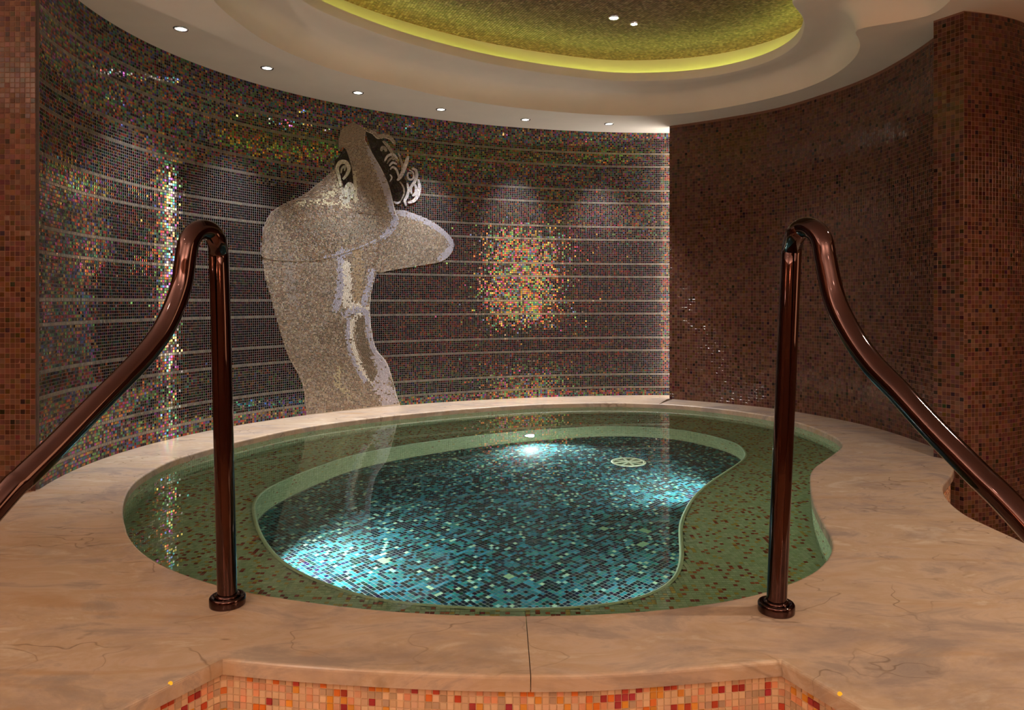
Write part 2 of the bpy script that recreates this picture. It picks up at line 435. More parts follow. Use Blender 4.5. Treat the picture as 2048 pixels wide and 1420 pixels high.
e1 = polar(catmull([(-1.8, 4.37), (-1.79, 4.59), (-1.75, 4.91), (-1.68, 5.15), (-1.55, 5.43), (-1.29, 5.8), (-1.04, 6.02), (-0.58, 6.42), (-0.01, 6.75), (0.65, 6.98), (1.16, 7.06), (1.6, 7.0), (2.07, 6.7), (2.44, 6.25), (2.57, 5.83), (2.55, 5.4), (2.44, 5.08), (2.24, 4.8), (2.01, 4.48), (1.9, 4.2), (1.82, 3.8), (1.75, 3.4), (1.6, 3.0), (1.25, 2.65), (0.8, 2.42), (0.2, 2.32), (-0.4, 2.4), (-0.95, 2.65), (-1.4, 3.05), (-1.68, 3.6), (-1.78, 4.0)], True, 8))
e3 = polar(catmull([(-1.42, 4.4), (-1.41, 4.7), (-1.32, 4.98), (-0.96, 5.45), (-0.52, 5.85), (-0.01, 6.19), (0.6, 6.46), (1.08, 6.57), (1.70, 6.46), (2.10, 6.10), (2.21, 5.65), (2.09, 5.19), (1.95, 4.97), (1.82, 4.78), (1.66, 4.4), (1.55, 4.0), (1.48, 3.6), (1.36, 3.25), (1.1, 2.95), (0.7, 2.75), (0.2, 2.67), (-0.35, 2.74), (-0.85, 3.0), (-1.2, 3.4), (-1.38, 3.9)], True, 8))
def loft(loops):
    """loops: list of (plan array, z)"""
    bm = bmesh.new(); R = []
    for P, z in loops:
        R.append([bm.verts.new((p[0], p[1], z)) for p in P])
    n = len(R[0])
    for a, b in zip(R, R[1:]):
        for k in range(n):
            bm.faces.new((a[k], a[(k + 1) % n], b[(k + 1) % n], b[k]))
    return bm
def toward(P, Q, t):
    return P * (1 - t) + Q * t
def inset(P, d):
    T = np.roll(P, -1, 0) - np.roll(P, 1, 0); T /= np.linalg.norm(T, axis=1)[:, None]
    N = np.c_[-T[:, 1], T[:, 0]]     # left of travel: loops run anticlockwise, so this is inward
    return P + N * d
prof = [(e1, H + 0.0)]
for k in range(1, 9):                       # hollow moulding: steep at the edge, flattening towards the shelf
    a = k / 8 * math.pi / 2
    prof.append((inset(e1, 0.15 * (1 - math.cos(a))), H + 0.185 * math.sin(a)))
prof.append((toward(inset(e1, 0.15), e3, 0.6), H + 0.186))
lip = prof + [(inset(e3, -0.006), H + 0.186), (e3, H + 0.190), (e3, H + 0.262)]
cove = [(e3, H + 0.262), (inset(e3, -0.20), H + 0.262), (inset(e3, -0.21), H + 0.262), (inset(e3, -0.21), H + 0.445)]
big = np.array([(-4.4, -3.4), (5.0, -3.4), (5.0, 8.6), (-4.4, 8.6)])
ceil_part('flat_panel', fill([big, e1], H, False), M['paint'])
ceil_part('stepped_moulding', loft(lip), M['paint'], smooth=True)
ceil_part('cove_recess', loft(cove), M['paint'], smooth=False)
dome_poly = inset(e3, -0.21)
ceil_part('dome_bed', fill([dome_poly], H + 0.445, False), M['grout_brown'])
gx, gy, ix, iy = grid_in(dome_poly, 0.0225, math.radians(24))
dc = palette(len(gx), [(136, 108, 92), (150, 120, 104), (112, 88, 76), (164, 138, 120), (124, 100, 86)], [4, 3, 3, 2, 1])
o = tiles_flat('mosaic_tiles', gx, gy, math.radians(24), 0.0225, H + 0.445, dc, M['dome'], None, joint=0.16, tilt=0.03, up=-1)
o.parent = ceiling; o.location = (0, 0, -H)
# hidden strip of yellow green light lying on the cove ledge
strip_a = inset(e3, -0.165)[::5]; strip_b = inset(e3, -0.185)[::5]
o = bm_obj('cove_light_strip', loft([(strip_a, H + 0.268), (strip_a, H + 0.276), (strip_b, H + 0.276), (strip_b, H + 0.268), (strip_a, H + 0.268)]), emission('yellow green strip', (0.72, 0.84, 0.12), P_COVE, True))
tag(o, 'yellow-green light strip hidden on the ledge round the recessed mosaic ceiling', 'light strip')

# ------------------------------------------------------------------ curved back wall with iridescent mosaic and the figure
wall_back = ribbon_solid('wall_back', back, 0.0, H, 0.09, M['grout_grey'], side=-1)
tag(wall_back, 'curved wall of iridescent mosaic with pale horizontal stripes', kind='structure')
c1 = lambda p: (480 + p[0] / 4.177, 220 + p[1] / 4.177)
c2 = lambda p: (480 + p[0] / 4.177, 500 + p[1] / 4.177)
A1 = lambda L: [c1(p) for p in L]
A2 = lambda L: [c2(p) for p in L]
REG = {}
REG['torso'] = (A1([(189, 1226)]) + A2([(194, 90), (205, 220), (240, 340), (290, 520), (340, 700), (400, 880), (470, 1010), (520, 1120), (545, 1270), (552, 1400)]),
                A1([(1166, 1085)]) + A2([(1158, 60), (1135, 200), (1100, 330), (1083, 480), (1095, 650), (1135, 820), (1225, 940), (1275, 1090), (1310, 1220), (1342, 1310)]))
REG['upper_arm'] = (A1([(178, 1120), (195, 980), (250, 868), (330, 805), (450, 750), (620, 742), (800, 752), (960, 795), (1120, 790), (1240, 800), (1290, 850), (1304, 890)]),
                    A1([(180, 1140), (190, 1232), (400, 1262), (620, 1258), (800, 1217), (930, 1177), (1040, 1140), (1120, 1105), (1220, 1055), (1275, 990), (1298, 930), (1305, 895)]))
REG['forearm'] = (A1([(822, 300), (880, 330), (915, 430), (935, 520), (945, 640), (955, 790), (980, 860)]),
                  A1([(1032, 240), (1120, 395), (1165, 470), (1210, 560), (1245, 650), (1272, 760), (1304, 885)]))
REG['hand'] = (A1([(925, 112), (850, 165), (826, 235), (824, 320)]), A1([(945, 103), (1045, 165), (1040, 205), (1040, 265)]))
REG['neck'] = (A1([(440, 756), (560, 690), (680, 590), (760, 520), (798, 480)]), A1([(962, 800), (957, 740), (950, 690), (945, 640), (925, 560)]))
REG['nape_hair'] = (A1([(868, 318), (828, 385), (792, 430), (795, 500), (850, 600), (860, 650)]), A1([(884, 332), (918, 430), (936, 520), (944, 600), (946, 640), (944, 655)]))
REG['far_arm'] = (A1([(1200, 900), (1312, 838), (1420, 855), (1600, 930), (1720, 1018), (1772, 1080), (1786, 1118)]), A1([(1110, 1300), (1150, 1356), (1300, 1332), (1500, 1300), (1690, 1262), (1768, 1190), (1788, 1130)]))
REG['hair'] = (A1([(1042, 178), (1120, 395), (1210, 560), (1262, 720), (1290, 775)]), A1([(1125, 195), (1235, 300), (1310, 470), (1400, 640), (1340, 800)]))
def resample(L, n):
    L = catmull(L, False, 10); d = np.r_[0, np.cumsum(np.hypot(*np.diff(L, axis=0).T))]
    q = np.linspace(0, d[-1], n)
    return np.c_[np.interp(q, d, L[:, 0]), np.interp(q, d, L[:, 1])], d[-1]
silh = []
for k, (a, b) in REG.items():
    a, _ = resample(a, 40); b, _ = resample(b, 40)
    silh.append(np.r_[a, b[::-1]])
def project(x, y, z):
    return CX + F * x / y, HZ + F * (1 - z) / y
# background tiles
ns, nz = int(back.L / PI), int(H / PI)
si, zi = np.meshgrid(np.arange(ns), np.arange(nz)); si = si.ravel(); zi = zi.ravel()
bx, by, _, _ = back.at((si + 0.5) * PI)
bu, bv = project(bx, by, (zi + 0.5) * PI)
keep = np.ones(len(si), bool)
for P in silh:
    keep &= ~inpoly(P, bu, bv)
r2 = np.random.default_rng(11)
cols = palette(len(si), [(58, 50, 50), (150, 66, 58), (92, 140, 84), (58, 118, 112), (72, 88, 146), (138, 66, 132), (140, 122, 62), (180, 112, 64), (120, 112, 108), (170, 150, 90)],
               [26, 11, 12, 9, 8, 7, 11, 6, 8, 3], 0.25, r2)
cols *= 1.3
stripe = (zi % 20 == 4) | (zi % 20 == 11)
cols[stripe] = palette(int(stripe.sum()), [(142, 134, 120), (130, 124, 114), (150, 140, 120)], [2, 1, 1], 0.06, r2)
ks = keep & stripe; kb = keep & ~stripe
tiles_on_path('mosaic_tiles', back, 0.0, 0.0, ns, nz, PI, cols[kb], M['irid'], wall_back, side=-1, joint=0.17, th=0.0014, tilt=0.007, keep=kb)
o = tiles_on_path('stripe_tiles', back, 0.0, 0.0, ns, nz, PI, cols[ks], M['stripe'], wall_back, side=-1, joint=0.12, th=0.0014, tilt=0.007, keep=ks)
o['label'] = 'single rows of pale cream tiles'

figure = empty('mosaic_figure', tuple(wall_hit(690, 822)[0]))
tag(figure, 'pale mosaic figure of a man with raised arms set into the curved iridescent wall', 'mural')
def fobj(name, me, mat, label=None):
    o = obj(name, me, mat, figure)
    o.location = -figure.location
    if label: o['label'] = label
    return o
# painted shading of the figure, as tile colours along strokes (pixel polylines of the mural)
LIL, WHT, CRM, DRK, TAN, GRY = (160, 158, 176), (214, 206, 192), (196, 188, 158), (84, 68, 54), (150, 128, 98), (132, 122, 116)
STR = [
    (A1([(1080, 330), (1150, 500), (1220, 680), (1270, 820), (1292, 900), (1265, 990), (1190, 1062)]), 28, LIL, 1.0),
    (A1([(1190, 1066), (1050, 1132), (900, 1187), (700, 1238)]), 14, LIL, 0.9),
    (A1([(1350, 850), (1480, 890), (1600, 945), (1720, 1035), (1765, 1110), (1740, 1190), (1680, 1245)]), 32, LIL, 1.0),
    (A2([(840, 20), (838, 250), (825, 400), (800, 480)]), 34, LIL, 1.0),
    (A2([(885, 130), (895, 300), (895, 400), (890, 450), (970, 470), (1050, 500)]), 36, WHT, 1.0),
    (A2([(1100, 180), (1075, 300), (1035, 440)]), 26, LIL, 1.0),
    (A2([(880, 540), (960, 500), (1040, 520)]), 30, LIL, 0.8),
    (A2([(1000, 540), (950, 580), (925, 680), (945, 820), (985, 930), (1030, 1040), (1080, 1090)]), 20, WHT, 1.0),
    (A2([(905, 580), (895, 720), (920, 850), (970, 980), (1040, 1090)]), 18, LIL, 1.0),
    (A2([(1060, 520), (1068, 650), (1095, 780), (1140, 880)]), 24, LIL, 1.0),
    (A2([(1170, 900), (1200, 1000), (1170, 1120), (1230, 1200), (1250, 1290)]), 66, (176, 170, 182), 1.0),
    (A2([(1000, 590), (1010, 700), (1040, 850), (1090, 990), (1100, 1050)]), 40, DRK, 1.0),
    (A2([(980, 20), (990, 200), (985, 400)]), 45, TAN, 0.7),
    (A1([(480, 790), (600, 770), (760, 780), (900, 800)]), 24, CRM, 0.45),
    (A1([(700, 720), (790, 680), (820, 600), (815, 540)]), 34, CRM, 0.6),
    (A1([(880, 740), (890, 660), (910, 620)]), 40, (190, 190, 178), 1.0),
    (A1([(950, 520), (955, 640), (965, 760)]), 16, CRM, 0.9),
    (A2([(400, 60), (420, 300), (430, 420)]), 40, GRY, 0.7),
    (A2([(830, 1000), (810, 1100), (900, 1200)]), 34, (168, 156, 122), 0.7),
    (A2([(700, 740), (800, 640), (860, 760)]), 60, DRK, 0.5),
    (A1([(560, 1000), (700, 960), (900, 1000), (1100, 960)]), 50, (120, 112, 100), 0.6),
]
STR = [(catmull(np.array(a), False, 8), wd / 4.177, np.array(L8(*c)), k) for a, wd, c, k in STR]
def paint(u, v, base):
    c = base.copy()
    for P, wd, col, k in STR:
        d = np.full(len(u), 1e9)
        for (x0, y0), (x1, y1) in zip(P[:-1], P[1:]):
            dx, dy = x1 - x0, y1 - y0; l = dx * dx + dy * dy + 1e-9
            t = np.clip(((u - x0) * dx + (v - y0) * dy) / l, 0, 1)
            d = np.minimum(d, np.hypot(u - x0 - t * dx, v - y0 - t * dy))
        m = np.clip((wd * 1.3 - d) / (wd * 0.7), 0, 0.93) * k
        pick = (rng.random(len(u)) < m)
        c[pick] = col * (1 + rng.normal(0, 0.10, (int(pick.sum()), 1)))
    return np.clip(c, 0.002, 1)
def strip_tiles(name, a, b, row_px, tile_px, lift, base_cols, wts, mat, label=None, shade=True, bed=True, joint=0.25, bedmat=None):
    """rows of hand-laid tiles running between two guide lines of the mural"""
    La = resample(a, 50)[1]; Lb = resample(b, 50)[1]
    nr = max(2, int(round(max(La, Lb) / row_px)))
    A, _ = resample(a, nr + 1); B, _ = resample(b, nr + 1)
    Q = []; UV = []
    for i in range(nr):
        wd = 0.5 * (np.hypot(*(B[i] - A[i])) + np.hypot(*(B[i + 1] - A[i + 1])))
        n = max(1, int(round(wd / tile_px)))
        off = rng.random() * 0.5
        e = np.unique(np.clip((np.arange(n + 2) - off) / n, 0, 1))
        g0 = joint / 2; 
        t0 = e[:-1] + g0 / n; t1 = e[1:] - g0 / n
        ok = t1 - t0 > 0.25 / n; t0 = t0[ok]; t1 = t1[ok]
        r0, r1 = g0, 1 - g0
        def P(t, r):
            L = A[i] + (B[i] - A[i]) * t[:, None]; K = A[i + 1] + (B[i + 1] - A[i + 1]) * t[:, None]
            return L * (1 - r) + K * r
        q = np.stack([P(t0, r0), P(t1, r0), P(t1, r1), P(t0, r1)], 1)
        Q.append(q)
    Q = np.concatenate(Q)
    cu = Q[:, :, 0].mean(1); cv = Q[:, :, 1].mean(1)
    P3, N3 = wall_hit(Q[:, :, 0], Q[:, :, 1])
    ok = P3[:, :, 2].min(1) > 0.004
    Q, cu, cv, P3, N3 = Q[ok], cu[ok], cv[ok], P3[ok], N3[ok]
    n = len(Q)
    base = palette(n, base_cols, wts, 0.14)
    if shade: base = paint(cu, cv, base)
    ti = rng.normal(0, 0.0005, (n, 4, 1))
    V, Fc = boxes(P3 + N3 * lift, P3 + N3 * (lift + 0.003 + ti))
    fobj(name, mesh_np(name, V, Fc, np.repeat(base, 5, axis=0)), mat, label)['kind'] = 'stuff'
    if bed:
        m = 12
        T = np.linspace(0, 1, m + 1)[None, :, None]
        G = A[:, None] * (1 - T) + B[:, None] * T
        P3, N3 = wall_hit(G[..., 0], G[..., 1])
        P3[..., 2] = np.maximum(P3[..., 2], 0.001)
        P3 = P3 + N3 * lift
        idx = np.arange((nr + 1) * (m + 1)).reshape(nr + 1, m + 1)
        Fq = np.stack([idx[:-1, :-1], idx[:-1, 1:], idx[1:, 1:], idx[1:, :-1]], -1).reshape(-1, 4)
        fobj(name + '_bed', mesh_np(name + '_bed', P3.reshape(-1, 3), Fq), bedmat or M['grout_fig'])
BODY = [(110, 92, 78), (134, 118, 102), (88, 78, 70), (158, 144, 122), (122, 98, 80), (140, 130, 124)]
BW = [4, 4, 3, 2, 3, 2]
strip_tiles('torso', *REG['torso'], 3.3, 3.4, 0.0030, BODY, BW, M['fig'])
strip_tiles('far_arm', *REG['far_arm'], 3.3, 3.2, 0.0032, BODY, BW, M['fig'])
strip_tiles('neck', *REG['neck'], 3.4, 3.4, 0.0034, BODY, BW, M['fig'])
BLK = [(26, 20, 20), (38, 30, 28), (18, 16, 20), (54, 44, 40)]
strip_tiles('nape_hair', *REG['nape_hair'], 3.2, 3.2, 0.0070, BLK, [3, 3, 2, 1], M['fig'], 'black hair behind the ear', False, bedmat=M['grout_dark'])
strip_tiles('hair', *REG['hair'], 3.0, 3.2, 0.0050, BLK, [3, 3, 2, 1], M['fig'], 'black hair on the back of the head', False, bedmat=M['grout_dark'])
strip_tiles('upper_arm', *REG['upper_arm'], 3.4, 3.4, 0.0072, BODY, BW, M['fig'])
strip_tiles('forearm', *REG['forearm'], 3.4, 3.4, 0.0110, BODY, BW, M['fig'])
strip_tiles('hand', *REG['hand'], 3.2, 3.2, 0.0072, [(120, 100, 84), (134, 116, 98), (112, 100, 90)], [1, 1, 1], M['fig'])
def ribbon(name, pts, wd, cols, lift, label=None):
    P = catmull(np.array(pts), False, 6); d = np.gradient(P, axis=0); d /= (np.linalg.norm(d, axis=1)[:, None] + 1e-9)
    N = np.c_[-d[:, 1], d[:, 0]] * (wd / 2)
    taper = np.sin(np.linspace(0.25, math.pi - 0.25, len(P)))[:, None] ** 0.5
    strip_tiles(name, list(map(tuple, (P - N * taper)[::3])) + [tuple((P - N * taper)[-1])], list(map(tuple, (P + N * taper)[::3])) + [tuple((P + N * taper)[-1])],
                2.6, max(wd / 2, 2.4), lift, cols, [1] * len(cols), M['fig'], label, False, bed=True, joint=0.14)
WH = [(216, 210, 206), (196, 190, 190), (206, 202, 214)]
GR = [(150, 138, 126), (132, 120, 110), (164, 152, 142)]
EAR = [(198, 196, 176), (212, 208, 196), (184, 186, 150)]
for pts, wd, cl in [([(835, 640), (822, 560), (806, 490), (832, 440), (880, 440), (905, 490), (888, 540), (855, 580)], 30, EAR),
                    ([(838, 530), (846, 490), (872, 470), (868, 510)], 16, [(176, 178, 150), (160, 164, 150)]),
                    ([(880, 730), (884, 660), (908, 622), (934, 650), (928, 740)], 34, EAR)]:
    ribbon('ear', A1(pts), wd / 4.177 * 1.15, cl, 0.0110, 'cream ear' if wd == 30 else None)
for pts, wd, cl in [([(1050, 170), (1110, 190), (1150, 225), (1200, 215), (1260, 240), (1290, 290)], 34, GR),
                    ([(1175, 345), (1185, 315), (1212, 325), (1214, 350)], 26, GR),
                    ([(1190, 260), (1230, 300), (1262, 350), (1280, 420)], 24, GR),
                    ([(1205, 430), (1230, 385), (1280, 375), (1312, 410)], 20, WH),
                    ([(1225, 450), (1250, 412), (1290, 405), (1318, 440)], 14, GR),
                    ([(1245, 470), (1272, 440), (1306, 455)], 18, WH),
                    ([(1252, 500), (1270, 478), (1300, 495), (1318, 540), (1328, 580)], 18, WH),
                    ([(1310, 590), (1340, 555), (1372, 480), (1392, 420), (1402, 385)], 30, WH),
                    ([(1345, 530), (1352, 470), (1340, 420), (1318, 360)], 18, GR),
                    ([(1248, 540), (1265, 565), (1248, 600)], 12, WH),
                    ([(1430, 530), (1404, 526), (1396, 560), (1420, 584), (1446, 566), (1440, 520), (1408, 502)], 15, WH),
                    ([(1430, 492), (1462, 500), (1474, 545), (1456, 600), (1424, 650), (1428, 700)], 24, WH),
                    ([(1484, 580), (1496, 640), (1484, 710), (1448, 760), (1400, 775)], 28, WH),
                    ([(1446, 610), (1468, 650), (1460, 700), (1436, 720)], 22, WH),
                    ([(1392, 612), (1404, 670), (1388, 730), (1372, 760), (1384, 800)], 22, WH),
                    ([(1280, 766), (1310, 780), (1338, 764)], 18, WH),
                    ([(1330, 600), (1360, 640), (1368, 700), (1340, 760)], 12, GR)]:
    ribbon('curl', A1(pts), wd / 4.177 * 1.1, cl, 0.0090, None)

# ------------------------------------------------------------------ brown walls
BR = [(92, 58, 44), (82, 50, 38), (104, 68, 52), (72, 44, 34), (44, 30, 26), (100, 70, 58)]
BRW = [6, 6, 4, 4, 1, 2]
def brown_tiles(parent, path, z0, z1, side, keep=None):
    pb = path.L / round(path.L / PB)
    ns, nz = int(path.L / pb + 0.01), int((z1 - z0) / pb)
    n = ns * nz
    c = palette(n, BR, BRW, 0.10)
    if keep is not None: c = c[keep]
    return tiles_on_path('mosaic_tiles', path, 0.0, z0, ns, nz, pb, c, M['brown'], parent, side=side, joint=0.09, th=0.0012, tilt=0.012, keep=keep)
wall_right = ribbon_solid('wall_right', brown, 0.0, H, 0.07, M['grout_brown'], side=-1)
tag(wall_right, 'dark brown curved mosaic wall behind the right handrail', kind='structure')
brown_tiles(wall_right, brown, 0.0, H, -1)
# column at the right edge
colp1 = Path([(2.722, 4.682), (2.817, 4.519)]); colp2 = Path(catmull([(2.817, 4.519), (3.07, 4.585), (3.328, 4.712), (3.7, 5.0), (4.2, 5.5), (5.0, 6.3)]), smooth=30)
def prism(name, P, z0, z1, mat, parent=None):
    bm = bmesh.new(); a = [bm.verts.new((x, y, z0)) for x, y in P]; b = [bm.verts.new((x, y, z1)) for x, y in P]
    n = len(P)
    for i in range(n): bm.faces.new((a[i], a[(i + 1) % n], b[(i + 1) % n], b[i]))
    bm.faces.new(a[::-1]); bm.faces.new(b)
    return bm_obj(name, bm, mat, parent)
wall_col = prism('wall_column', [tuple(colp1.P[0])] + [tuple(p) for p in colp2.P[::6]] + [(5.0, 6.6), (3.2, 5.4), (2.95, 4.72)], LOW, H, M['grout_brown'])
tag(wall_col, 'brown mosaic column and return wall at the right edge', kind='structure')
brown_tiles(wall_col, colp1, LOW, H, -1)
colp2s = Path(colp2.P[:int(1.3 / 0.012)])
brown_tiles(wall_col, colp2s, LOW, H, -1)
# pier at the left edge
px0, px1, py = -3.30, -2.521, 3.836
wall_left = prism('wall_left', [(px0 - 1.1, py), (px1, py), (px1 - 0.24, py + 0.30), (px0 - 1.1, py + 0.30)], 0.0, H, M['grout_brown'])
tag(wall_left, 'flat brown mosaic wall at the left edge', kind='structure')
pier = Path([(px1, py), (px0, py)])                     # travels to the left, wall face normal = towards the camera is left of travel
npx, npz = int(pier.L / PB), int(H / PB)
ii, kk = np.meshgrid(np.arange(npx), np.arange(npz)); ii = ii.ravel(); kk = kk.ravel()
inview = (ii < 7) & (kk >= 58) & (kk < 58 + 43)          # the pieces that show best: the upper half beside the stripes
pc = palette(len(ii), BR, BRW, 0.10)
keepp = ~inview
tiles_on_path('mosaic_tiles', pier, 0.0, 0.0, npx, npz, PB, pc[keepp], M['brown'], wall_left, side=1, joint=0.09, th=0.0012, tilt=0.012, keep=keepp)
def tile_mesh(name, size, th, mat):
    bm = bmesh.new(); h = size / 2; e = size * 0.06
    b = [bm.verts.new((x, y, 0)) for x, y in ((-h, -h), (h, -h), (h, h), (-h, h))]
    t = [bm.verts.new((x, y, th)) for x, y in ((-h + e, -h + e), (h - e, -h + e), (h - e, h - e), (-h + e, h - e))]
    bm.faces.new(t)
    for i in range(4): bm.faces.new((b[i], b[(i + 1) % 4], t[(i + 1) % 4], t[i]))
    me = bpy.data.meshes.new(name); bmesh.ops.recalc_face_normals(bm, faces=bm.faces[:]); bm.to_mesh(me); bm.free()
    me.materials.append(mat); return me
tm = tile_mesh('brown_tile', PB * 0.92, 0.0014, M['brown_part'])
def place_tile(me, loc, rot, color, parent):
    o = bpy.data.objects.new('tile', me); scene.collection.objects.link(o)
    o.location = loc; o.rotation_euler = rot; o.color = (*color, 1); o.parent = parent
    return o
for i, k, c in zip(ii[inview], kk[inview], pc[inview]):
    place_tile(tm, (px1 - (i + 0.5) * PB, py, (k + 0.5) * PB), (math.pi / 2 + random.gauss(0, 0.012), 0, random.gauss(0, 0.012)), c, wall_left)

# the rest of the room, behind and beside the camera
for nm, P in (('wall_rear', [(-4.4, -3.4), (5.0, -3.4), (5.0, -3.3), (-4.4, -3.3)]), ('wall_side_left', [(-4.4, -3.3), (-4.3, -3.3), (-4.3, 3.836), (-4.4, 3.836)]),
              ('wall_side_right', [(4.9, -3.3), (5.0, -3.3), (5.0, 6.3), (4.9, 6.2)])):
    tag(prism(nm, P, LOW, H, M['plaster']), kind='structure')
fl = fill([np.array([(-4.4, -3.4), (5.0, -3.4), (5.0, 8.4), (-4.4, 8.4)]), outer.off(0.08)[:-1:4]], LOW)
tag(bm_obj('floor_lower', fl, M['floor_low']), kind='structure')

# ------------------------------------------------------------------ marble deck
deck = empty('floor', (0, 0, 0)); tag(deck, 'peach marble deck round the pool', kind='structure')
front = [(-1.14, 1.45), (-0.963, 1.781), (-0.811, 2.031)]
arc = catmull([(-0.811, 2.031), (-0.64, 2.0), (-0.441, 1.973), (-0.205, 1.95), (0.041, 1.940), (0.252, 1.948), (0.514, 1.984), (0.751, 2.022)], False, 5)
right_edge = catmull([(1.02, 1.45), (1.22, 1.66), (1.5, 1.9), (1.85, 2.25), (2.08, 2.65), (2.13, 3.0), (2.13, 3.2), (2.135, 3.42), (2.21, 3.68), (2.33, 3.92), (2.47, 4.10), (2.60, 4.27), (2.70, 4.43), (2.76, 4.56)], False, 5)
back_edge = [(2.80, 4.60), (2.86, 4.72)] + [tuple(p) for p in brown.off(0.03)[::-1][2::10]]
stair = [tuple(front[0]), tuple(front[1])] + [tuple(p) for p in arc] + [(0.864, 1.781)]
bk = [tuple(p) for p in back.off(0.05)[::-1][::10]]
bk = [p for p in bk if p[0] < 2.05]
left_edge = [(-2.62, 3.7), (-3.9, 3.7), (-3.9, 1.45)]
# cut points: front seam, right seam, back seam at the wall corner
OP = outer_poly
def nearest(P, q):
    return int(np.argmin(np.hypot(P[:, 0] - q[0], P[:, 1] - q[1])))
iF, iR, iB = nearest(OP, (0.045, 2.315)), nearest(OP, (2.20, 4.90)), nearest(OP, (1.44, 7.12))
def pool_seg(i, j):          # from i to j backwards along the clockwise loop (anticlockwise round the pool)
    n = len(OP); out = []; k = i
    while True:
        out.append(tuple(OP[k]))
        if k == j: break
        k = (k - 1) % n
    return out[:-1:3] + out[-1:]
def pool_seg_cw(i, j):
    n = len(OP); out = []; k = i
    while True:
        out.append(tuple(OP[k]))
        if k == j: break
        k = (k + 1) % n
    return out[:-1:3] + out[-1:]
arcL = [p for p in map(tuple, arc) if p[0] < 0.048]; arcR = [p for p in map(tuple, arc) if p[0] > 0.052]
seamF = (0.050, 1.940)
g = 0.0012
slabB = [(seamF[0] + g, seamF[1])] + arcR + [(0.864, 1.781)] + [tuple(p) for p in right_edge] + pool_seg_cw(iR, iF)
slabB[-1] = (slabB[-1][0] + 2 * g, slabB[-1][1])
slabC = [(2.80, 4.60)] + back_edge[1:] + pool_seg_cw(iB, iR)
slabC = [(2.762, 4.565)] + slabC
slabA = [(1.60, 7.47), (1.66, 7.52), (1.87, 7.40), (2.05, 7.27), (2.05, 7.84)] + bk + left_edge + front + arcL + [(seamF[0] - g, seamF[1])] + pool_seg_cw(iF, iB)
seams = [((0.05, 1.94), tuple(OP[iF])), ((2.762, 4.565), tuple(OP[iR])), ((1.60, 7.47), tuple(OP[iB]))]
for P, nudge in ((slabA, (0, 0)), (slabB, (0, 0)), (slabC, (0, 0))):
    o = prism('marble_slab', P, -0.044, 0.0, M['marble'], deck)
    me = o.data; wgt = me.attributes.new('bevel_weight_edge', 'FLOAT', 'EDGE')
    for e in me.edges:
        a, b = (me.vertices[i].co for i in e.vertices)
        if abs(a.z - b.z) > 0.01 or a.z < -0.01: continue
        mid = (a + b) / 2; ok = 1.0
        for (p, q) in seams:
            p = Vector((*p, 0)); q = Vector((*q, 0)); t = (mid - p).dot(q - p) / (q - p).length_squared
            if 0.02 < t < 0.98 and ((mid - p) - (q - p) * t).length < 0.01 and (b - a).length > 0.1: ok = 0.0
        wgt.data[e.index].value = ok
    bv = o.modifiers.new('rounded edge', 'BEVEL'); bv.width = 0.010; bv.segments = 3; bv.limit_method = 'WEIGHT'
    bv.use_clamp_overlap = True
# core of the deck under the marble: a body set back from the lip, clad in mosaic
RP = 0.0198
stairp = Path([(p[0], p[1]) for p in [front[0]] + [front[1]] + [tuple(arc[0])]] )
def riser(name, pts, rows, side=1, th=0.003):
    p = Path(pts)
    o = ribbon_solid(name, p, LOW, -0.045, 0.05, M['grout_cream'], deck, side=side)
    ns, nz = int(p.L / RP), int((-0.045 - LOW) / RP)
    return o, p, ns, nz
RC = [(226, 188, 150), (218, 180, 148), (230, 196, 158), (222, 168, 134), (230, 160, 122), (222, 150, 60), (224, 120, 48), (190, 72, 48), (164, 52, 46), (176, 62, 66), (190, 160, 132)]
RW = [11, 10, 10, 6, 5, 5, 3, 2, 2, 1.5, 8]
rt = tile_mesh('riser_tile', RP * 0.92, 0.003, M['riser_part'])
arc_off = arc + np.array([0, 0.022])
edge_line = Path([front[0], front[1]] + [tuple(p) for p in arc] + [(0.864, 1.781), (1.02, 1.47)])
segs = [('step_riser', list(map(tuple, edge_line.off(0.02))), 1),
        ('deck_side', [(p[0] - 0.02, p[1] + 0.01) for p in right_edge], 1)]
cand = []
built = []
for nm, pts, sd in segs:
    p = Path(pts)
    o = ribbon_solid(nm, p, LOW, -0.045, 0.05, M['grout_cream'], deck, side=-1)
    ns, nz = int(p.L / RP), int((-0.045 - LOW) / RP)
    si, zi = np.meshgrid(np.arange(ns), np.arange(nz)); si = si.ravel(); zi = zi.ravel()
    col = palette(len(si), RC, RW, 0.07)
    zt = -0.047 - (zi + 1) * RP
    x, y, nx, ny = p.at((si + 0.5) * RP)
    u, v = project(x, y, zt + RP)
    vis = (u > -20) & (u < 2068) & (v < 1425) & (nm == 'step_riser')
    built.append([nm, p, o, si, zi, col, zt, x, y, nx, ny, vis, ns, nz])
tot = 0
